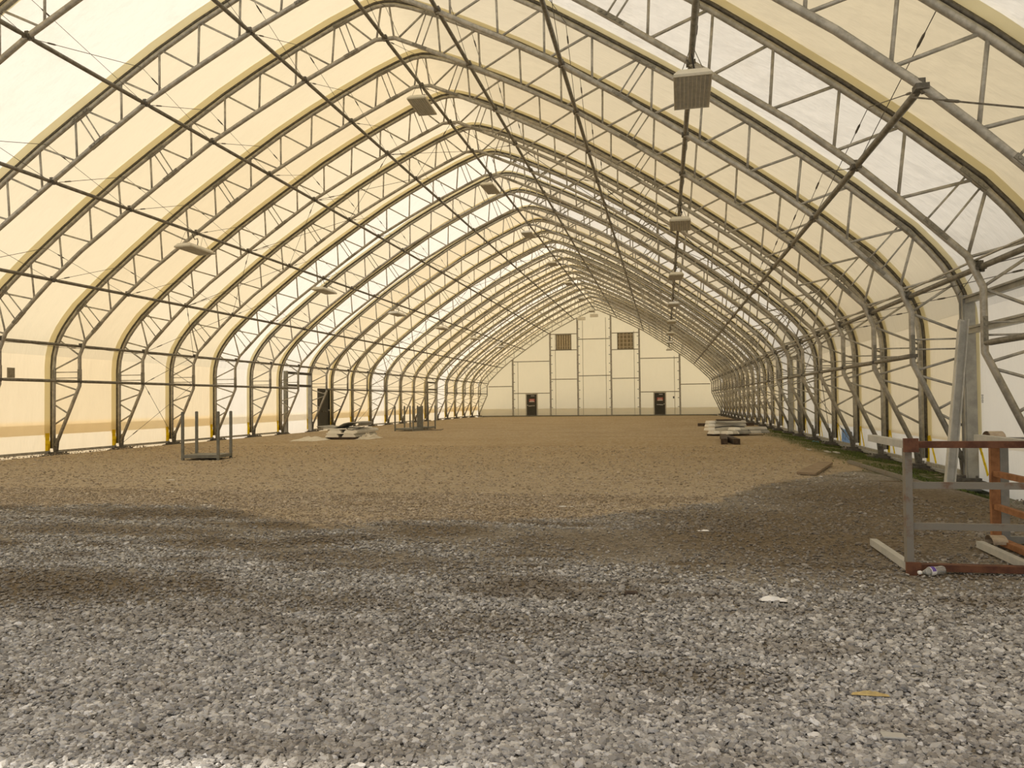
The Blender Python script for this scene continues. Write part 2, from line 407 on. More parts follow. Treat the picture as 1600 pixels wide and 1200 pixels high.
# ------------------------------------------------------------------ truss arches
STRUTS = [((11.08, 3.43), (10.31, 3.23)), ((11.11, 3.27), (10.48, 2.84)), ((11.29, 2.42), (10.48, 2.78)), ((11.29, 2.05), (10.52, 1.81)), ((11.3, 1.48), (10.55, 1.72)), ((11.3, 1.4), (10.82, 1.13)), ((11.3, .81), (10.86, 1.06)),
          ((10.51, 4.12), (10.28, 3.28)), ((10.33, 4.26), (9.42, 4.07)), ((9.52, 5.0), (9.42, 4.12)), ((9.45, 5.05), (8.6, 4.78)), ((8.69, 5.67), (8.6, 4.83)), ((8.65, 5.70), (7.78, 5.44)), ((7.82, 6.33), (7.76, 5.47)),
          ((7.76, 6.36), (6.97, 6.0)), ((7.0, 6.92), (6.93, 6.06)), ((6.94, 6.95), (6.1, 6.62)), ((6.11, 7.5), (6.07, 6.65)), ((5.82, 7.67), (5.06, 7.32)), ((5.0, 8.2), (4.99, 7.38)), ((4.95, 8.23), (4.17, 7.86)),
          ((4.09, 8.78), (4.09, 7.93)), ((4.03, 8.8), (3.25, 8.36)), ((3.16, 9.28), (3.19, 8.4)), ((3.13, 9.3), (2.3, 8.85)), ((2.22, 9.75), (2.25, 8.88)), ((2.17, 9.78), (1.36, 9.3)), ((1.25, 10.2), (1.32, 9.32)),
          ((.976, 10.33), (.32, 9.78)), ((.1, 10.57), (.21, 9.82))]
TIES = [((11.29, 2.34), (10.48, 2.34)), ((11.29, 2.17), (10.48, 2.17)), ((10.44, 4.15), (9.98, 3.58)), ((10.25, 4.3), (9.77, 3.76)), ((6.02, 7.55), (5.6, 6.95)), ((5.88, 7.63), (5.48, 7.04)), ((1.16, 10.25), (.88, 9.52)), ((1.0, 10.31), (.72, 9.58))]
SPL_IN = [((10.45, 2.42), (10.45, 2.08)), ((10.02, 3.48), (9.73, 3.77)), ((5.73, 6.86), (5.36, 7.11)), ((1.0, 9.45), (.66, 9.60))]
SPL_OUT = [((11.31, 2.42), (11.31, 2.08)), ((10.52, 4.12), (10.2, 4.43)), ((6.16, 7.47), (5.75, 7.73)), ((1.28, 10.19), (.92, 10.33))]
p3 = lambda p: (p[0], 0, p[1])
outer_me = MB().tube([p3(p) for p in OUTF], .05, 8).mesh('outer_chord', STEEL, True)
rail_me = MB().tube([p3(p) for p in offset(OUTF, .085)], .032, 6).mesh('keder_rail', STEELD, True)
inner_me = MB().tube([p3(p) for p in INF], .05, 8).mesh('inner_chord', STEEL, True)
strut_mes = []; allw = MB()
for lst, r in ((STRUTS, .024), (TIES, .016)):
    for sgn in (-1, 1):
        for a, b2 in lst:
            A, B = (sgn*a[0], 0, a[1]), (sgn*b2[0], 0, b2[1])
            strut_mes.append(('web_strut' if r > .02 else 'web_tie', MB().tube([A, B], r, 6).mesh('web_strut', STEEL, True)))
            allw.tube([A, B], r, 6, False)
web_all = allw.mesh('web_lattice', STEEL, True)
spl_mes = []; alls = MB()
for lst in (SPL_IN, SPL_OUT):
    for sgn in (-1, 1):
        for a, b2 in lst:
            A = Vector((sgn*a[0], 0, a[1])); B = Vector((sgn*b2[0], 0, b2[1]))
            q_ = MB(); q_.beam(A, B, .112, .06, (0, 0, 1) if abs((B-A).normalized().z) < .9 else (1, 0, 0))
            tt = (B-A)
            for f in (.12, .32, .68, .88):
                for sd in (-1, 1):
                    pc = A+tt*f; q_.box(pc.x, sd*.06, pc.z, .03, .02, .03)
            spl_mes.append(q_.mesh('splice_plate', SPLM)); alls.add(q_.v, q_.f)
spl_all = alls.mesh('splice_plate', SPLM)
foot_mes = []
for sgn in (-1, 1):
    q_ = MB()
    q_.beam((sgn*11.18, 0, .42), (sgn*11.22, 0, .02), .07, .07, (1, 0, 0)); q_.beam((sgn*11.31, 0, .42), (sgn*11.26, 0, .02), .08, .06, (1, 0, 0))
    q_.box(sgn*11.22, 0, .0, .24, .30, .035)
    q_.box(sgn*11.20, 0, -.05, .42, .5, .06)
    for dx in (-.15, .15):
        for dy in (-.18, .18): q_.box(sgn*11.2+dx, dy, -.005, .04, .04, .05)
    foot_mes.append(q_.mesh('base_plate', STEELD))
strap_mes = []
for sgn, dy in ((-1, -.12), (1, 0)):
    q_ = MB()
    for off, wd, lean in ((0, .15, 0), (.19, .06, -.14)) if sgn < 0 else ((0, .17, 0), (-.12, .06, -.34)):
        y0 = dy+off
        pts = [(y0+lean*f, .56-.50*f) for f in (0, .33, .66, 1)]
        for (ya, za), (yb, zb) in zip(pts[:-1], pts[1:]):
            q_.beam((sgn*11.42, ya, za+.01), (sgn*11.42, yb, zb-.01), wd, .012, (1, 0, 0))
    strap_mes.append(q_.mesh('tension_strap', YEL))
mound_mes = []
for sgn in (-1, 1):
    q_ = MB(); n = 14; rr = random.Random(3+sgn)
    ring = lambda k, sc, z: [(sgn*11.28+math.cos(2*math.pi*a/n)*.30*sc*rr.uniform(.8, 1.2), math.sin(2*math.pi*a/n)*.62*sc*rr.uniform(.8, 1.2), z+rr.uniform(-.01, .01)) for a in range(n)]
    q_.v = ring(0, 1, -.125)+ring(1, .75, -.075)+ring(2, .4, -.055)
    for k in range(2):
        for a in range(n): q_.f.append((k*n+a, k*n+(a+1) % n, (k+1)*n+(a+1) % n, (k+1)*n+a))
    q_.f.append(tuple(2*n+a for a in range(n)))
    mound_mes.append(q_.mesh('footing', DARKM, True))
extra = {20: 'galvanized truss arch standing against the far end wall',
         -3: 'galvanized truss arch nearest overhead, cut off by the right edge',
         -2: 'truss arch right of the wide right-hand doorway, foreground lamp under it',
         -1: 'truss arch with the pale metal stud leaning on its right leg',
         6: 'truss arch on the near side of the framed left doorway',
         7: 'truss arch between the framed left doorway and the dark left door',
         8: 'truss arch just beyond the dark metal door in the left wall'}
for i in range(-3, LAST+1):
    lab = extra.get(i, 'galvanized truss arch, %s counted from the far end wall' % ORD[LAST-i+1])
    a = thing('truss_arch', lab, 'truss', (0, ry(i), 0), 0, 'truss arches of the tent hall')
    place('outer_chord', outer_me, a); place('inner_chord', inner_me, a)
    if i < LAST: place('keder_rail', rail_me, a)
    if i <= 9:
        for nm, me in strut_mes: place(nm, me, a)
        for me in spl_mes: place('splice_plate', me, a)
    else:
        place('web_lattice', web_all, a)['kind'] = 'stuff'; place('splice_set', spl_all, a)['kind'] = 'stuff'
    for me in foot_mes: place('base_plate', me, a)
    if i < LAST:
        for me in strap_mes: place('tension_strap', me, a)
        for me in mound_mes: place('footing', me, a)

# ------------------------------------------------------------------ purlin lines
NODES = [(-10.45, 2.06, 'left wall waist-rail purlin, lower of the two left wall tubes'), (-10.41, 3.08, 'left knee purlin just above the wall tube'),
         (-8.88, 4.54, 'left roof purlin next above the left knee'), (-6.68, 6.2, 'left roof purlin that carries the left row of lamps'),
         (-4.42, 7.71, 'left roof purlin above the lamp-carrying one'), (-2.0, 8.99, 'left roof purlin nearest the ridge'),
         (0, 9.79, 'ridge purlin along the peak carrying the middle row of lamps'), (2.0, 8.99, 'right roof purlin nearest the ridge'),
         (4.42, 7.71, 'right roof purlin above the lamp-carrying one'), (6.68, 6.2, 'right roof purlin that carries the right row of lamps'),
         (8.88, 4.54, 'right roof purlin next above the right knee'), (10.41, 3.08, 'right knee purlin above the right wall tube'),
         (10.45, 2.06, 'right wall tube purlin at the arch bends')]
def tube_me(L, r, taper=True):
    pts = [(0, .05, 0), (0, .22, 0), (0, L-.22, 0), (0, L-.05, 0)]
    return MB().tube(pts, r, 8, True, [r*.75, r, r, r*.75]).mesh('purlin_tube', PURL, True)
cache = {}
br_me = MB().box(0, 0, 0, .13, .14, .06).box(0, 0, .05, .07, .09, .08).box(.03, 0, -.04, .05, .05, .04).mesh('purlin_bracket', STEELD)
def cable_me(A, B, r=.006, turn=True):
    q_ = MB(); A = Vector(A); B = Vector(B); q_.tube([A, B], r, 4)
    if turn:
        d = (B-A); L = d.length; d.normalize()
        q_.tube([A+d*.12*L, A+d*(.12*L+.05), A+d*(.12*L+.20), A+d*(.12*L+.25)], .01, 5, True, [.006, .016, .016, .006])
    return q_
def out_at(x):
    ax = abs(x); best = None
    for (xa, za), (xb, zb) in zip(OUT[2:-1], OUT[3:]):
        if min(xa, xb) <= ax <= max(xa, xb): return za+(zb-za)*((ax-xa)/(xb-xa) if xb != xa else 0)
    return OUT[-1][1]
for x, z, lab in NODES:
    p = thing('roof_purlin' if z > 2.5 else 'wall_purlin', lab, 'purlin', (x, 0, z), 0, 'lengthwise purlins between the arches')
    for i in range(-3, LAST):
        if z < 2.1 and ((x < 0 and i in (6, 14)) or (x > 0 and i in (-2, 5))): continue      # the doorways interrupt the wall tubes
        L = round(ry(i+1)-ry(i), 3)
        if L not in cache: cache[L] = tube_me(L, .043)
        place('purlin_tube', cache[L], p, (0, ry(i), 0))
        place('purlin_bracket', br_me, p, (0, ry(i), 0))
    # diagonal cable pairs from chord to chord in the vertical plane of the purlin
    if 2.5 < z:
        zo = (3.1 if abs(x) > 10.3 else out_at(x*1.02)) - z - .02
        xo = x*.02 if abs(x) < 10.3 else math.copysign(.78, x)
        for i in range(-3, 12):
            y0, y1 = ry(i), ry(i+1)
            cable_me((0, y0+.06, 0), (xo, y1, zo)).build('brace_cable', STEELD, p)
            cable_me((xo, y0, zo), (0, y1-.06, 0)).build('brace_cable', STEELD, p)
    if x > 10.3 and z > 2.5:
        MB().tube([(-.05, ry(-3), .10), (-.05, ry(12), .10)], .018, 6).build('conduit', STEEL, p)
# cross bracing between neighbouring purlins in two bays
br = thing('cross_bracing', 'thin wire cross bracing in the bay near the left steel rack', 'bracing', (0, ry(2), 0))
b2_ = thing('cross_bracing', 'thin wire cross bracing halfway down the hall', 'bracing', (0, ry(9), 0))
for root, i in ((br, 2), (b2_, 9)):
    L = ry(i+1)-ry(i); nd = [(-11.2, .15)] + [(a, b3) for a, b3, _ in NODES] + [(11.2, .15)]
    for (xa, za), (xb, zb) in zip(nd[:-1], nd[1:]):
        cable_me((xa, .05, za), (xb, L-.05, zb), .008).build('brace_wire', STEELD, root)
        cable_me((xb, .05, zb), (xa, L-.05, za), .008).build('brace_wire', STEELD, root)
o = cable_me((8.80, ry(-3)+.05, 4.47), (10.35, ry(-4), 3.0), .012).build('brace_wire', STEELD)
tag(o, 'thick wire brace running off the right edge from the nearest arch', 'cable')

# base rails along both walls
for sgn, lab in ((-1, 'low steel rail along the foot of the left wall'), (1, 'low steel rail along the foot of the right wall')):
    p = thing('base_rail', lab, 'rail', (sgn*11.36, 0, .02), 0, 'low rails at the foot of the walls')
    for i in range(-3, LAST):
        if sgn < 0 and i in (6, 14): continue
        if sgn > 0 and i in (-2,): continue
        MB().beam((0, ry(i)+.1, 0), (0, ry(i+1)-.1, 0), .05, .075).build('rail_tube', STEEL, p)
    if sgn > 0:
        for i in range(-1, 10): MB().beam((.08, ry(i)+.15, -.09), (.08, ry(i+1)-.15, -.09), .12, .05).build('sill_plate', PALEG, p)

# ------------------------------------------------------------------ doorway frames in the side walls
def doorway(lab, x, y0, y1, ztop, zmid, r0=.11, deep=0.):
    sg = 1 if x > 0 else -1
    t_ = thing('doorway_frame', lab, 'frame', (x, y0, 0), 0, 'steel doorway frames in the side walls')
    L = y1-y0; zb = -.12-deep
    for y in (0, L):
        q_ = MB(); q_.beam((0, y, zb), (0, y, ztop+.08), .17, r0, (0, 1, 0))
        for d in (-1, 1): q_.beam((-sg*.09, y+d*r0*.36, zb), (-sg*.09, y+d*r0*.36, ztop+.08), .03, .03, (0, 1, 0))
        q_.box(-sg*.02, y, zb+.02, .26, .26, .03)
        q_.build('post', POSTM, t_)
    for z in (ztop, zmid):
        q_ = MB(); q_.beam((-sg*.02, r0/2, z), (-sg*.02, L-r0/2, z), .10, .12); q_.beam((-sg*.09, r0/2, z+.03), (-sg*.09, L-r0/2, z+.03), .03, .03)
        q_.build('header', POSTM if x > 0 else STEELD, t_)
    return t_
doorway('framed doorway of steel posts and headers on the left, near the stacked beams', -11.3, 33.98, 36.55, 2.82, 2.22)
doorway('far framed doorway of steel posts in the left wall', -11.3, 56.22, 58.62, 2.84, 2.32)
doorway('framed doorway of thick zinc posts at the right, behind the rusty frames', 11.3, 11.75, 14.42, 2.98, 2.46, .2, .12)
doorway('steel-framed doorway far along the right wall', 11.3, ry(5)+.2, ry(6)-.12, 2.95, 2.25, .16)
# leaning stud
o = MB().beam((10.50, 13.10, -.16), (10.98, 13.72, 2.58), .13, .05, (0, 1, 0)).beam((10.44, 13.06, -.16), (10.92, 13.68, 2.58), .016, .10, (0, 1, 0)).beam((10.56, 13.06, -.16), (11.04, 13.68, 2.58), .016, .10, (0, 1, 0)).build('leaning_stud', STUD)
tag(o, 'pale zinc metal stud leaning against the right doorway post', 'stud')

# ------------------------------------------------------------------ far end wall
wall_far = struct('wall_far')
CX_ = [-7.94, -4.32, -1.72, 1.40, 4.0, 7.63]
lim = [-11.45] + CX_ + [11.45]
def shell_z(x):
    ax = abs(x)
    H = [(p[0], p[1]) for p in SHELL[NS//2:]]
    for (xa, za), (xb, zb) in zip(H[:-1], H[1:]):
        if xa <= ax <= xb and xb > xa: return za+(zb-za)*(ax-xa)/(xb-xa)
    return 2.5
for a, b3 in zip(lim[:-1], lim[1:]):
    q_ = MB(); n = 14
    for k in range(n+1):
        x = a+(b3-a)*k/n; zt = shell_z(x) if abs(x) < 11.44 else 2.6
        q_.v += [(x, YW, -.25), (x, YW-.02*math.sin(math.pi*k/n), 1.0), (x, YW-.02*math.sin(math.pi*k/n), zt)]
    for k in range(n):
        for j in range(2): q_.f.append((3*k+j, 3*k+3+j, 3*k+4+j, 3*k+1+j))
    q_.build('fabric_panel', ENDF, wall_far, True)
    q_ = MB(); q_.v = [(a+.1, YW-.05, -.22), (b3-.1, YW-.05, -.22), (b3-.1, YW-.04, .62), (a+.1, YW-.04, .62)]; q_.f = [(0, 1, 2, 3)]
    q_.build('skirt_panel', WHITE, wall_far)
fr = thing('end_wall_frame', 'grid of thin steel columns and girts on the far end wall', 'frame', (0, YW-.15, 0))
in_z = lambda x: next(za+(zb-za)*(abs(x)-xa)/(xb-xa) for (xa, za), (xb, zb) in zip(IN[:-1][::-1], IN[1:][::-1]) if False) if False else None
def inner_z(x):
    ax = abs(x)
    for (xa, za), (xb, zb) in zip(IN[3:-1], IN[4:]):
        if xb <= ax <= xa: return za+(zb-za)*(ax-xa)/(xb-xa)
    return 9.79
for x in CX_:
    q_ = MB(); zt = inner_z(x)-.02
    q_.beam((x, 0, -.15), (x, 0, zt), .16, .13, (0, 1, 0)); q_.box(x, 0, -.10, .34, .28, .04)
    q_.build('column', STEEL, fr)
    q_ = MB(); sd = 1 if x < 1 else -1
    k = .7
    while k < zt-.3:
        q_.box(x+sd*.14, 0, k, .14, .04, .05); k += .82
    q_.build('cleat_row', STEELD, fr)
    MB().beam((x+sd*.48, .08, .0), (x+sd*.48, .08, zt-.15), .05, .02, (0, 1, 0)).build('keder_strip', FRAMEM, fr)
for a, b3, z in ((-10.42, CX_[0], 2.76), (CX_[0], CX_[1], 5.1), (CX_[0], CX_[1], 2.08), (CX_[1], CX_[2], 7.63), (CX_[1], CX_[2], 6.12), (CX_[1], CX_[2], 3.37),
                 (CX_[2], CX_[3], 7.1), (CX_[2], CX_[3], 3.66), (CX_[3], CX_[4], 7.6), (CX_[3], CX_[4], 6.05), (CX_[3], CX_[4], 3.37), (CX_[4], CX_[5], 5.18), (CX_[4], CX_[5], 2.08), (CX_[5], 10.42, 2.74)):
    MB().beam((a+.08, 0, z), (b3-.08, 0, z), .07, .075).build('girt', GIRT, fr)
bb = MB().beam((-10.9, YW-.2, -.10), (10.9, YW-.2, -.10), .2, .16).build('baseboard_far', mottled('grey_sill', (.17, .165, .14), (.24, .23, .20), 2, .7)); bb['kind'] = 'structure'
# louvred vents
for cx, cz, wd, ht, lab in ((-3.03, 6.87, 1.36, 1.36, 'left louvred vent with vertical slats high on the end wall'), (2.73, 6.84, 1.38, 1.46, 'right louvred vent with crossed slats high on the end wall')):
    v = thing('wall_vent', lab, 'vent', (cx, YW-.14, cz), 0, 'louvred vents on the end wall')
    MB().box(0, .03, 0, wd, .04, ht).build('backing', VENTD, v)
    q_ = MB()
    for sx in (-1, 1): q_.box(sx*(wd/2+.02), -.03, 0, .07, .1, ht+.1)
    for sz in (-1, 1): q_.box(0, -.03, sz*(ht/2+.02), wd+.1, .1, .07)
    q_.build('vent_frame', GIRT, v)
    nsl = 6 if cx < 0 else 4
    for k in range(nsl): MB().box(-wd/2+(k+.5)*wd/nsl, -.02, 0, .11, .03, ht).build('slat', VENTM, v)
    for k in range(4 if cx > 0 else 1): MB().box(0, -.04, -ht/2+(k+.5)*ht/(4 if cx > 0 else 2.4), wd, .02, .09 if cx > 0 else .04).build('cross_slat', VENTM, v)

def door(name, M, w_, h_, flip, sign=True):
    """leaf in the local xz plane, front towards -y"""
    d = MB().bbox(0, 0, h_/2, w_, .05, h_, .006).build(name, DOORM); d.matrix_world = M; d['kind'] = 'structure'
    q_ = MB()
    for sx in (-1, 1): q_.box(sx*(w_/2+.05), -.01, h_/2, .10, .12, h_+.02)
    q_.box(0, -.01, h_+.05, w_+.2, .12, .10); q_.build('door_frame', FRAMEM if sign else DOORM, d)
    sg = -1 if flip else 1
    MB().box(-sg*.12, -.06, .98, w_*.36, .05, .05).box(sg*.16, -.055, .96, w_*.30, .04, .06).build('push_bar', CHROME if sign else STEELD, d)
    MB().tube([(sg*(w_/2-.09), -.03, 1.03), (sg*(w_/2-.09), -.10, 1.03)], .045, 10).build('door_knob', CHROME, d)
    MB().box(sg*-.1 if flip else .1, -.045, h_-.13, .34, .04, .055).build('door_closer', CHROME, d)
    MB().box(0, -.035, .06, w_-.06, .012, .10).build('kick_plate', STEELD, d)
    if sign:
        MB().box(.02, -.032, 1.48, .54, .012, .30).build('sign_plate', REDM, d)
        q_ = MB()
        for z, wd in ((1.565, .42), (1.49, .36)): q_.box(.02, -.040, z, wd, .006, .05)
        q_.build('sign_print', PINKM, d)
        MB().box(.02, -.040, 1.385, .46, .006, .085).build('sign_footer', WHITEM, d)
    return d
door('door_1', Matrix.Translation((-6.14, YW-.14, -.08)), .95, 2.05, True)
door('door_2', Matrix.Translation((5.80, YW-.14, -.08)), .95, 2.05, False)
door('door_3', Matrix.Translation((-11.42, 38.42, -.05)) @ Matrix.Rotation(math.pi/2, 4, 'Z'), 1.12, 2.08, False, False)
o = MB().bbox(7.05, YW-.06, 1.55, .12, .05, .2, .01).build('wall_box', DOORM); tag(o, 'small dark switch box on the end wall right of the far right door', 'switch box')

# ------------------------------------------------------------------ hanging lamps
lamp = thing('hanging_lamp', 'x', 'lamp', (0, 0, 0), 0, 'white louvred lamps hung under the purlins')
WB, WT, LL, HH = .50, .36, 1.22, .11
q_ = MB(); vs = []
for (wd, ln, z) in ((WB, LL, 0), (WB, LL, .03), (WT, LL-.14, HH)):
    vs += [(sx*wd/2, sy*ln/2, z) for sx, sy in ((-1, -1), (1, -1), (1, 1), (-1, 1))]
q_.v = vs
for k in (0, 4):
    for a in range(4): q_.f.append((k+a, k+(a+1) % 4, k+4+(a+1) % 4, k+4+a))
q_.f.append((8, 9, 10, 11)); q_.build('housing', WHITEF, lamp)
MB().box(0, 0, .022, WB-.03, LL-.03, .012).build('reflector', mottled('lamp_reflector', (.34, .32, .25), (.42, .39, .31), 8, .5), lamp)
q_ = MB()
for k in range(9): q_.box(-WB/2+.03+k*(WB-.06)/8, 0, .006, .014, LL-.02, .022)
for k in range(25): q_.box(0, -LL/2+.03+k*(LL-.06)/24, .004, WB-.02, .009, .016)
q_.box(-WB/2+.008, 0, .005, .02, LL, .035).box(WB/2-.008, 0, .005, .02, LL, .035).box(0, -LL/2+.008, .005, WB, .02, .035).box(0, LL/2-.008, .005, WB, .02, .035)
q_.build('louver_grid', LOUV, lamp)
for sy in (-1, 1):
    for sx in (-1, 1): MB().tube([(sx*.15, sy*.48, HH-.02), (0, sy*.40, .50)], .005, 4).build('hanger_wire', STEELD, lamp)
MB().tube([(0, .1, HH-.01), (.02, .12, .28), (.05, .05, .35), (.03, -.06, .30), (0, -.15, .48)], .011, 6).build('power_cord', RUBBER, lamp)
first = True
rows = [(-6.68, 5.69, 'left', [(1, -.07), (4, .06), (7, .0), (10, -.35), (13, -.6), (16, 0)]),
        (0.0, 9.24, 'ridge', [(1, -.0), (4, -.05), (7, -.25), (10, -.35), (13, -.9), (16, -.9), (19, -.9)]),
        (6.68, 5.66, 'right', [(-2, -.3), (1, -.14), (4, -.15), (7, -.33), (10, -.35), (13, -.9), (16, -.9), (19, -.9)])]
for x, z, rn, lst in rows:
    for k, (i, dy) in enumerate(lst):
        o = lamp if first else copy_tree(lamp)
        first = False
        o.location = (x, ry(i)+dy, z); o.rotation_euler = (random.uniform(-.02, .02), random.uniform(-.03, .03), random.uniform(-.05, .05))
        pl = {'left': 'in the left row', 'ridge': 'under the ridge', 'right': 'in the right row'}[rn]
        o['label'] = ('nearest' if k == 0 else ORD[k+1]+' nearest') + ' white louvred lamp hanging ' + pl
# one more small end spotlight pair
for x, lab in ((-1.3, 'small floodlight left of the peak on the end wall'), (-.1, 'small floodlight at the peak of the end wall')):
    o = MB().bbox(x, YW-.5, 9.0 if x < -1 else 9.25, .75, .35, .28, .03).box(x, YW-.45, 9.2 if x < -1 else 9.45, .06, .06, .25).build('flood_light', WHITEF); tag(o, lab, 'lamp')

# ------------------------------------------------------------------ steel racks
def rack(name, lab, M, U=.87, V=.78, W=1.165, plate=True, rails=0, mats=None, grp=None, straps=False):
    """base frame in the local xy plane, four posts along z"""
    mats = mats or {}
    g = lambda k: mats.get(k, GRNG)
    r = thing(name, lab, 'rack', (0, 0, 0), 0, grp); r.matrix_world = M
    b = .035; zb = .09
    for u in (0, U):
        for v in (0, V):
            po = MB().beam((u, v, 0), (u, v, W), .058, .058, (0, 1, 0)).build('post', g('post'), r)
            q_ = MB(); q_.tube([(u, v, W-.02), (u, v, W+.012), (u, v, W+.02)], .034, 10, True, [.034, .034, .022])
            if plate: q_.build('post_cap', g('cap'), po)
    for v in (0, V): MB().beam((.03, v, zb), (U-.03, v, zb), .05, .075).build('base_rail', g('long'), r)
    for u in (0, U): MB().beam((u, .03, zb), (u, V-.03, zb), .05, .075).build('side_rail', g('side'), r)
    for k in range(rails):
        MB().beam((.03, V*(k+1)/(rails+1), zb), (U-.03, V*(k+1)/(rails+1), zb), .05, .045).build('middle_rail', g('mid'), r)
    if plate: MB().box(U/2, V/2, zb+.03, U-.05, V-.05, .012).build('deck_plate', g('plate'), r)
    return r
Rz = lambda a: Matrix.Rotation(a, 4, 'Z')
rack('post_rack', 'grey four-post steel rack standing alone on the gravel at left', Matrix.Translation((-5.29, 17.08, 0)) @ Rz(.15), .88, .76, grp='four-post steel racks')
rack('post_rack', 'grey four-post rack in the middle-left group, nearer of the two', Matrix.Translation((-6.29, 35.1, 0)) @ Rz(-.13), .95, 1.0, grp='four-post steel racks')
rack('post_rack', 'grey four-post rack in the middle-left group, farther of the two', Matrix.Translation((-6.15, 36.9, 0)) @ Rz(.0), .93, 1.2, grp='four-post steel racks')
o = MB().beam((-5.53, 36.45, 0), (-5.53, 36.45, 1.14), .2, .14, (0, 1, 0)).box(-5.53, 36.45, .01, .3, .26, .02).build('steel_post', GRNG); tag(o, 'thick grey steel post standing upright among the middle-left racks', 'post')
o = MB().beam((-5.32, 35.1, .02), (-4.3, 35.9, .02), .05, .04).beam((-4.3, 35.9, .02), (-4.5, 37.0, .02), .04, .03).build('steel_bar', RUSTG); tag(o, 'thin steel bar lying on the ground by the middle-left racks', 'bar')
# lying racks at the right: local z -> +Y or +X, local y -> up
M1 = Matrix(((1, 0, 0, 8.07), (0, 0, 1, 6.42), (0, 1, 0, .045), (0, 0, 0, 1)))
r1 = rack('tipped_rack', 'rusty and grey steel rack tipped on its side, bottle beside it', M1, .88, .94, 1.15, False, 2,
     {'post': PALEG, 'long': RUST, 'side': RUSTG, 'mid': RUSTG, 'cap': PALEG}, 'tipped steel racks')
for u in (0, .88):
    for v in (0, .94):
        MB().box(u, v, -.012, .105, .105, .03).build('foot_plate', RUST, r1)
M2 = Matrix(((0, 0, 1, 9.10), (-1, 0, 0, 7.86), (0, 1, 0, .045), (0, 0, 0, 1)))
r2 = rack('tipped_rack', 'orange-rusted steel rack tipped on its side behind the front one', M2, 1.15, .90, 1.1, False, 2,
     {'post': GREYP, 'long': RUSTL, 'side': RUSTL, 'mid': RUSTL, 'cap': GREYP}, 'tipped steel racks')
MB().beam((.0, 0, .165), (.0, .90, .165), .05, .07, (0, 0, 1)).build('upright', GREYP, r2)
for k, (y, z) in enumerate(((7.66, .985), (7.66, .06))):
    q_ = MB(); n = 12
    pts = [(y-.02+.10*math.cos(a), z+.055*math.sin(a)) for a in np.linspace(math.pi*1.0, -.3, n)]
    for x in (9.05, 9.17):
        q_.v += [(x, a, b) for a, b in pts]
    for a in range(n-1): q_.f.append((a, a+1, n+a+1, n+a))
    q_.v += [(p[0], p[1], p[2]-.012) for p in q_.v[:2*n]]
    for a in range(n-1): q_.f.append((2*n+a, 3*n+a, 3*n+a+1, 2*n+a+1))
    o = q_.build('strap_loop', STRAPM); tag(o, 'beige strap looped over the %s of the orange-rusted rack' % ('top' if k == 0 else 'bottom rail'), 'strap', 'strap loops on the tipped rack')

# ------------------------------------------------------------------ bottle
T = Matrix.Translation((8.10, 6.35, .034)) @ Rz(.45) @ Matrix.Rotation(math.pi/2-.03, 4, 'Y') @ Rz(-.35)
bt = NT('clear_plastic'); g1 = bt.n('ShaderNodeBsdfTransparent'); g2 = bt.n('ShaderNodeBsdfGlossy'); g2.inputs['Roughness'].default_value = .15; gd = bt.n('ShaderNodeBsdfDiffuse')
g1.inputs[0].default_value = (.93, .94, .93, 1); gd.inputs[0].default_value = (.75, .76, .74, 1)
mx = bt.n('ShaderNodeMixShader'); lw = bt.n('ShaderNodeLayerWeight'); lw.inputs[0].default_value = .35
bt.l(lw.outputs[1], mx.inputs[0]); bt.l(g1.outputs[0], mx.inputs[1]); bt.l(g2.outputs[0], mx.inputs[2])
mx2 = bt.n('ShaderNodeMixShader'); mx2.inputs[0].default_value = .18; bt.l(mx.outputs[0], mx2.inputs[1]); bt.l(gd.outputs[0], mx2.inputs[2]); bt.l(mx2.outputs[0], bt.out.inputs[0])
bo = thing('water_bottle', 'clear crushed plastic water bottle lying against the tipped rack', 'bottle', (0, 0, 0)); bo.matrix_world = T
MB().lathe([(0, 0), (.010, 0), (.0115, .02), (.013, .032), (.022, .055), (.031, .075), (.033, .09), (.031, .12), (.033, .135), (.030, .16), (.033, .18), (.033, .20), (.028, .212), (0, .208)], 18).build('bottle_body', bt.m, bo, True)
MB().lathe([(0, -.014), (.0145, -.014), (.0145, .006), (.012, .006)], 14).build('bottle_cap', PAPERM, bo, True)
MB().lathe([(.0335, .078), (.0345, .085), (.0345, .118), (.0335, .122)], 18).build('bottle_label', PAPERM, bo, True)
q_ = MB(); n = 18
for nm, a0, a1, mt in (('label_band', 9, 14, PURP), ('label_band', 4, 8, TEAL)):
    q_ = MB()
    for a in range(a0, a1+1):
        an = 2*math.pi*a/n
        for z in (.084, .117): q_.v.append((.0352*math.cos(an), .0352*math.sin(an), z))
    for a in range(a1-a0): q_.f.append((2*a, 2*a+2, 2*a+3, 2*a+1))
    q_.build(nm, mt, bo)

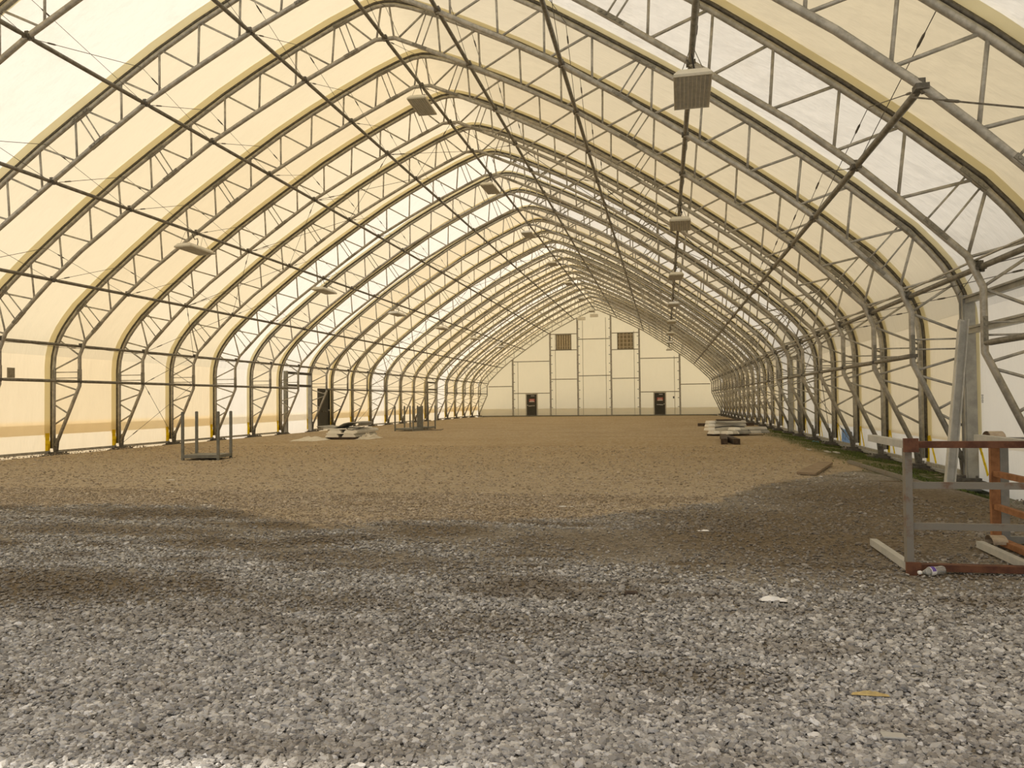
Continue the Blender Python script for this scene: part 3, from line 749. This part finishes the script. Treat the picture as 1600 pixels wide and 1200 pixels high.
# ------------------------------------------------------------------ stacked beams
def beam_me(L, w_, h_, mat_, name):
    q_ = MB(); e_ = .06
    pr = [(-w_/2, 0), (w_/2, 0), (w_/2, h_*.35), (w_/2-w_*.16, h_), (-w_/2+w_*.16, h_), (-w_/2, h_*.35)]
    for y in (0, L): q_.v += [(x, y, z) for x, z in pr]
    n = len(pr)
    for a in range(n): q_.f.append((a, (a+1) % n, n+(a+1) % n, n+a))
    q_.f += [tuple(range(n-1, -1, -1)), tuple(range(n, 2*n))]
    return q_.mesh(name, mat_)
def put(name, me, loc, rz, lab, cat, grp=None, tilt=0):
    o = place(name, me, None, loc); o.rotation_euler = (tilt, 0, rz)
    if name == 'white_beam': place('lit_end', lit_end1 if loc[0] < 0 else lit_end2, o, (0, -.012, 0))
    return tag(o, lab, cat, grp)
BODY_SHADED = mottled('shaded_beam_body', (.50, .47, .41), (.60, .57, .50), 4, .7)  # beam sides greyed, their shade put into the colour
lit_end1 = beam_me(.012, .52, .115, BEAMW, 'lit_end'); lit_end2 = beam_me(.25, .402, .107, BEAMW, 'lit_end')  # paler end pieces added: light on the beam ends painted as colour
bw = beam_me(2.4, .52, .115, BODY_SHADED, 'white_beam'); G = 'white beams stacked at left'
for k, (x, y, z, lab) in enumerate(((-5.92, 27.15, .085, 'left white bevelled beam, bottom row of the left stack'), (-5.28, 27.2, .085, 'right white bevelled beam, bottom row of the left stack'),
                                    (-5.86, 27.25, .245, 'left white bevelled beam, second row of the left stack'), (-5.24, 27.3, .245, 'right white bevelled beam, second row of the left stack'))):
    put('white_beam', bw, (x, y, z), .03*(k % 2), lab, 'beam', G)
pl = MB().bbox(0, 1.1, 0, 1.15, 2.2, .04, .006).mesh('flat_panel', BEAMW)
put('flat_panel', pl, (-5.6, 27.2, .223), .02, 'pale flat panel between the beam rows of the left stack', 'panel')
put('flat_panel', pl, (-5.75, 27.3, .385), .04, 'pale flat panel on top of the beam rows, left stack', 'panel')
wd_ = MB().bbox(0, 0, 0, 1.2, .14, .08, .008).mesh('timber_skid', WOODD)
put('timber_skid', wd_, (-5.6, 27.3, .042), .03, 'dark timber skid under the front of the left stack', 'timber', 'skids under the left stack')
put('timber_skid', wd_, (-5.6, 29.1, .042), .03, 'dark timber skid under the rear of the left stack', 'timber', 'skids under the left stack')
q_ = MB(); n = 9
prof = [(-1.05, .06), (-.75, .0), (-.45, -.02), (-.2, .06), (.0, .16), (.2, .2), (.5, .2), (.62, .16), (.55, .10)]
for y in (0, 1.6): q_.v += [(x, y, z) for x, z in prof]
for a in range(n-1): q_.f.append((a, a+1, n+a+1, n+a))
q_.v += [(x, y, z-.03) for x, y, z in q_.v[:2*n]]
for a in range(n-1): q_.f.append((2*n+a, 3*n+a, 3*n+a+1, 2*n+a+1))
for a in range(n-1): q_.f.append((a, 2*n+a, 2*n+a+1, a+1))
put('bent_panel', q_.mesh('bent_panel', BEAMG, True), (-5.55, 27.35, .435), .05, 'grey bent panel curling up on top of the left stack', 'panel')
o = MB().tube([(-5.35, 27.1, .46), (-5.25, 27.05, .38), (-5.05, 27.0, .36), (-4.85, 27.05, .40), (-4.7, 27.3, .47)], .014, 6).build('black_hose', RUBBER); tag(o, 'black hose drooping over the right of the left stack', 'hose')
def crumple(cx, cy, rx, ry_, h, seed, nx=12, z0=0):
    r = random.Random(seed); q_ = MB()
    for j in range(nx+1):
        for i in range(nx+1):
            u, v = 2*i/nx-1, 2*j/nx-1; d = max(0, 1-u*u)*max(0, 1-v*v)
            q_.v.append((cx+u*rx*(1+.12*r.uniform(-1, 1)), cy+v*ry_*(1+.12*r.uniform(-1, 1)), z0+.004+h*d*r.uniform(.15, 1)))
    for j in range(nx):
        for i in range(nx): k = j*(nx+1)+i; q_.f.append((k, k+1, k+nx+2, k+nx+1))
    return q_
o = crumple(-6.55, 26.9, .55, .9, .16, 3).build('crumpled_sheet', CLOTHM); tag(o, 'crumpled white sheet on the ground left of the left stack', 'sheet')
o = crumple(-4.75, 27.9, .28, .8, .26, 5).build('crumpled_sheet', CLOTHM); tag(o, 'crumpled white sheet bunched at the right end of the left stack', 'sheet')
# right stack
bw2 = beam_me(1.5, .40, .105, BODY_SHADED, 'white_beam'); bg2 = beam_me(1.5, .42, .11, BEAMG, 'white_beam'); G = 'white beams stacked at right'
ang = -math.pi/2+.42
for k, (x, y, z, me, rz, lab) in enumerate((
        (7.90, 29.45, .07, bw2, -.95, 'white beam at the bottom left of the right stack'), (8.35, 29.3, .07, bw2, -1.0, 'white beam at the bottom middle of the right stack'),
        (8.75, 29.5, .07, bg2, -.9, 'greyish beam at the bottom right of the right stack'),
        (7.75, 29.75, .19, bw2, -1.15, 'long white beam across the second layer of the right stack'), (8.65, 29.7, .19, bw2, -.95, 'white beam at the right of the second layer, right stack'),
        (7.80, 30.4, .30, bw2, -1.2, 'white beam with rounded end in the third layer of the right stack'),
        (7.85, 30.9, .41, bw2, -1.2, 'white beam with rounded end topping the right stack'))):
    put('white_beam', me, (x, y, z), rz, lab, 'beam', G)
o = MB().tube([(8.05, 29.6, .30), (8.3, 29.8, .325), (8.7, 30.2, .33), (9.1, 30.0, .31), (9.35, 29.8, .12)], .02, 6).build('black_strap', RUBBER); tag(o, 'black strap slung over the right stack', 'strap')
o = MB().bbox(8.6, 30.6, .55, .9, .5, .05, .01).build('dark_board', WOODD); tag(o, 'dark board lying on top of the right stack', 'board')
wd2 = MB().bbox(0, 0, 0, 1.5, .14, .065, .008).mesh('timber_skid', WOODD)
put('timber_skid', wd2, (8.5, 29.6, .034), .05, 'dark timber skid under the front of the right stack', 'timber', 'skids under the right stack')
put('timber_skid', wd2, (8.6, 30.7, .034), .05, 'dark timber skid under the rear of the right stack', 'timber', 'skids under the right stack')
for (xa, ya, xb, yb, lab) in ((7.96, 23.95, 8.12, 26.4, 'short dark square timber before the right stack, left one'), (8.31, 23.85, 8.14, 27.2, 'dark square timber before the right stack, right one')):
    o = MB().beam((xa, ya, .085), (xb, yb, .085), .19, .17).build('square_timber', WOODD); tag(o, lab, 'timber', 'square timbers at the right')
for k, (x, y) in enumerate(((8.3, 40.2), (9.9, 40.6))):
    o = MB().bbox(x, y, .07, .9 if k == 0 else 1.4, .3, .14, .01).build('dark_block', WOODD); tag(o, ['small dark block far behind the right stack, left one', 'low dark blocks by the right wall behind the right stack'][k], 'block')
# plank
q_ = MB(); P = [(8.50, 14.45), (8.80, 14.30), (9.50, 16.45), (9.24, 16.55)]
q_.v = [(x, y, .012+.02*(k > 1)) for k, (x, y) in enumerate(P)] + [(x, y, .055+.02*(k > 1)) for k, (x, y) in enumerate(P)]
q_.f = [(3, 2, 1, 0), (4, 5, 6, 7), (0, 1, 5, 4), (1, 2, 6, 5), (2, 3, 7, 6), (3, 0, 4, 7)]
o = q_.build('wood_plank', WOODP); tag(o, 'weathered brown plank lying on the gravel at right', 'plank')
o = MB().beam((9.95, 17.1, .03), (10.05, 12.7, .03), .09, .05).beam((9.95, 17.1, .06), (10.05, 12.7, .06), .03, .02).build('steel_strip', RUSTG); tag(o, 'long flat steel strip lying along the edge of the moss at right', 'bar')
for k, (x, y, l) in enumerate(((10.2, 20.6, .5), (10.35, 20.3, .45), (9.9, 21.4, .35))):
    o = MB().bbox(x, y, .012, .09, l, .02, .004).build('board_scrap', PALEG); tag(o, ['pale board scrap on the moss, longest', 'pale board scrap on the moss nearest the wall', 'pale board scrap at the edge of the moss'][k], 'scrap', 'board scraps on the moss')
# things at the right wall
o = crumple(0, 0, .5, .24, .05, 9, 10).build('tarp_scrap', BLUET); o.matrix_world = Matrix.Translation((11.38, 24.1, .2)) @ Rz(math.pi/2) @ Matrix.Rotation(math.pi/2, 4, 'X'); tag(o, 'blue tarp scrap at the foot of the right wall', 'tarp')
o = crumple(11.0, 26.6, .12, .2, .12, 11, 6, -.1).build('teal_rag', TEAL); tag(o, 'teal rag on the ground by the right wall', 'rag')
o = MB().bbox(-11.44, 18.40, 2.29, .02, .26, .28, .006).box(-11.425, 18.4, 2.29, .015, .14, .15).build('patch_vent', PATCHM); tag(o, 'square grey patch on the left wall fabric at the left edge', 'patch')
q_ = MB()
for k in range(6): q_.box(0, 0, .06-.024*k, .004, .06 if k % 2 else .075, .012)
o = q_.build('printed_tag', mottled('tag_print', (.10, .09, .08), (.2, .18, .16), 30, .8)); o.location = (11.40, 14.15, 1.31); tag(o, 'small printed mark on the white doorway fabric at right', 'print')
# litter
o = crumple(6.93, 5.44, .085, .04, .035, 21, 6, .01).build('paper_scrap', PAPERM); tag(o, 'white crumpled paper on the gravel in the right foreground', 'litter')
o = crumple(7.61, 5.97, .03, .025, .02, 22, 4).build('paper_scrap', PAPERM); tag(o, 'tiny pale paper scrap below the front tipped rack', 'litter')
o = crumple(6.61, 8.24, .07, .03, .02, 23, 4).build('paper_scrap', PAPERM); tag(o, 'small white scrap on the dark damp gravel', 'litter')
o = crumple(7.12, 3.76, .075, .016, .022, 24, 6, .018).build('straw_bit', LEAFY); tag(o, 'yellowish dry leaf scrap on the foreground gravel', 'litter')
o = MB().bbox(7.1, 3.32, .022, .085, .05, .008, .002).build('grey_shard', GREYC); tag(o, 'flat grey shard on the foreground gravel', 'litter')
o = MB().bbox(5.99, 5.46, .02, .09, .04, .03, .008).build('dark_chip', WOODD); tag(o, 'dark wood chip on the gravel at centre', 'litter')
for x, y, k in ((-1.3, 10.9, 0), (.2, 9.5, 1), (4.98, 9.9, 2), (-2.5, 12.6, 3)):
    o = crumple(x, y, .1, .03, .012, 30+k, 4).build('paper_scrap', PAPERM); tag(o, ['pale scrap on the dry ground at left', 'pale scrap at the edge of the damp patch', 'pale scrap on the dry ground near the centre', 'thin pale strip on the dry ground at far left'][k], 'litter')

# ------------------------------------------------------------------ grass along the right wall
q_ = MB(); r = random.Random(5); V = []; Fa = []
cnt = 0
while cnt < 9000:
    y = 12.4 + 26*r.random()**1.5; x = 11.3-abs(r.gauss(0, .5))
    if x < 9.7 or (y < 15 and x > 10.9): continue
    if math.sin(x*3.1+y*.9)+math.sin(y*2.3-x) < -.5: continue
    h = r.uniform(.02, .06); a = r.uniform(0, 6.28); wd = r.uniform(.006, .014); z = gz(x, y)
    n = len(V); lx, ly = r.uniform(-.03, .03), r.uniform(-.03, .03)
    V += [(x-math.cos(a)*wd, y-math.sin(a)*wd, z), (x+math.cos(a)*wd, y+math.sin(a)*wd, z), (x+lx, y+ly, z+h)]; Fa.append((n, n+1, n+2)); cnt += 1
q_.v = V; q_.f = Fa
o = q_.build('grass', mottled('moss_green', (.07, .10, .018), (.12, .15, .035), 3, .9)); tag(o, 'short mossy green grass along the foot of the right wall', 'grass', None, 'stuff')

# ------------------------------------------------------------------ stones
def stone_mesh(seed, sub=1):
    bm = bmesh.new(); bmesh.ops.create_icosphere(bm, subdivisions=sub, radius=1); r = random.Random(seed)
    k = [Vector((r.uniform(-1, 1), r.uniform(-1, 1), r.uniform(-1, 1))).normalized() for _ in range(5)]
    for v in bm.verts:
        d = 1.0
        for q in k:
            t_ = v.co.normalized().dot(q)
            if t_ > .55: d = min(d, .62/t_+.06)
        v.co *= d*r.uniform(.9, 1.08)
    me = bpy.data.meshes.new('stone'); bm.to_mesh(me); bm.free(); me.materials.append(STONE)
    me.polygons.foreach_set('use_smooth', [False]*len(me.polygons)); return me
sm = [stone_mesh(k) for k in range(8)]
placed = 0
while placed < 300:
    y = 2.55+1.25*rng.random()**1.4; half = y*.69
    x = CX - y*.285 + rng.uniform(-half, half)
    o = place('stone', sm[placed % 8], floor, (x, y, .010))
    sz = rng.uniform(.0125, .019)
    o.scale = (sz*rng.uniform(.9, 1.45), sz, sz*rng.uniform(.55, .85)); o.rotation_euler = (rng.uniform(-.35, .35), rng.uniform(-.35, .35), rng.uniform(0, 6.28))
    placed += 1
# the countless rest: one point per stone, instanced by geometry nodes
yg = np.linspace(1.8, 11.2, 400)
pdf = 5200*(3/np.maximum(3, yg))**1.6*2*(yg*.71+2.6)
cdf = np.cumsum(pdf)*(yg[1]-yg[0]); N = int(cdf[-1])
yy = np.interp(rng.random(N)*cdf[-1], cdf, yg)
half = yy*.71 + 2.6
xx = CX - yy*.285 + rng.uniform(-1, 1, N)*half
size = np.clip(rng.lognormal(math.log(.0097), .32, N), .005, .022)
zz = .004 + rng.random(N)*.008
keep = (xx < 10.9)
for bx, by, rx, ry_, bs in BLOBS:
    dd = np.hypot((xx-bx)/rx, (yy-by)/ry_); ins = dd < 1.1
    keep &= ~(ins & (rng.random(N) < .5*bs)); size[ins] *= .82
far_ = np.clip((yy-4.6)/3.5, 0, 1); keep &= rng.random(N) > .5*far_
xx, yy, zz, size = xx[keep], yy[keep], zz[keep], size[keep]; N = len(xx)
N2 = 26000                                     # sparse small stones on the dry ground further in
y2 = 8.2 + 15*rng.random(N2)**1.3
x2 = CX - y2*.285 + rng.uniform(-1, 1, N2)*(y2*.71)
k2 = (x2 > -11) & (x2 < 9.6); x2, y2 = x2[k2], y2[k2]; N2 = len(x2)
xx = np.concatenate([xx, x2]); yy = np.concatenate([yy, y2]); zz = np.concatenate([zz, np.full(N2, .002)]); size = np.concatenate([size, np.clip(rng.lognormal(math.log(.012), .35, N2), .005, .03)]); N = len(xx)
pts = np.stack([xx, yy, zz], 1).astype(np.float32)
rot = np.stack([rng.uniform(-.5, .5, N), rng.uniform(-.5, .5, N), rng.uniform(0, 6.28, N)], 1).astype(np.float32)
scl = np.stack([size*rng.uniform(.9, 1.6, N), size, size*rng.uniform(.5, .85, N)], 1).astype(np.float32)
me = bpy.data.meshes.new('gravel'); me.vertices.add(N); me.vertices.foreach_set('co', pts.ravel())
for nm, arr in (('rot', rot), ('scl', scl)):
    at = me.attributes.new(nm, 'FLOAT_VECTOR', 'POINT'); at.data.foreach_set('vector', arr.ravel())
me.materials.append(STONE)
grav = place('gravel', me, floor); grav['kind'] = 'stuff'
ng = bpy.data.node_groups.new('gravel_nodes', 'GeometryNodeTree')
ng.interface.new_socket('Geometry', in_out='INPUT', socket_type='NodeSocketGeometry'); ng.interface.new_socket('Geometry', in_out='OUTPUT', socket_type='NodeSocketGeometry')
gi = ng.nodes.new('NodeGroupInput'); go = ng.nodes.new('NodeGroupOutput'); L = ng.links.new
g2i = ng.nodes.new('GeometryNodeGeometryToInstance')
for k in range(5):
    ic = ng.nodes.new('GeometryNodeMeshIcoSphere'); ic.inputs['Radius'].default_value = 1; ic.inputs['Subdivisions'].default_value = 2
    sp_ = ng.nodes.new('GeometryNodeSetPosition'); nz = ng.nodes.new('ShaderNodeTexNoise'); nz.noise_dimensions = '3D'
    ps = ng.nodes.new('GeometryNodeInputPosition'); va = ng.nodes.new('ShaderNodeVectorMath'); va.operation = 'ADD'; va.inputs[1].default_value = (k*7.3, k*3.1, k*5.7)
    L(ps.outputs[0], va.inputs[0]); L(va.outputs[0], nz.inputs['Vector']); nz.inputs['Scale'].default_value = .9; nz.inputs['Detail'].default_value = 1.5
    s1 = ng.nodes.new('ShaderNodeVectorMath'); s1.operation = 'SUBTRACT'; s1.inputs[1].default_value = (.5, .5, .5); L(nz.outputs['Color'], s1.inputs[0])
    s2 = ng.nodes.new('ShaderNodeVectorMath'); s2.operation = 'SCALE'; s2.inputs['Scale'].default_value = 1.7; L(s1.outputs[0], s2.inputs[0])
    L(ic.outputs['Mesh'], sp_.inputs['Geometry']); L(s2.outputs[0], sp_.inputs['Offset'])
    sm_ = ng.nodes.new('GeometryNodeSetMaterial'); sm_.inputs['Material'].default_value = STONE; L(sp_.outputs[0], sm_.inputs[0])
    L(sm_.outputs[0], g2i.inputs[0])
iop = ng.nodes.new('GeometryNodeInstanceOnPoints'); iop.inputs['Pick Instance'].default_value = True
L(gi.outputs[0], iop.inputs['Points']); L(g2i.outputs[0], iop.inputs['Instance'])
for nm, sock in (('rot', 'Rotation'), ('scl', 'Scale')):
    na = ng.nodes.new('GeometryNodeInputNamedAttribute'); na.data_type = 'FLOAT_VECTOR'; na.inputs['Name'].default_value = nm
    L(na.outputs[0], iop.inputs[sock])
L(iop.outputs[0], go.inputs[0])
md = grav.modifiers.new('gravel', 'NODES'); md.node_group = ng
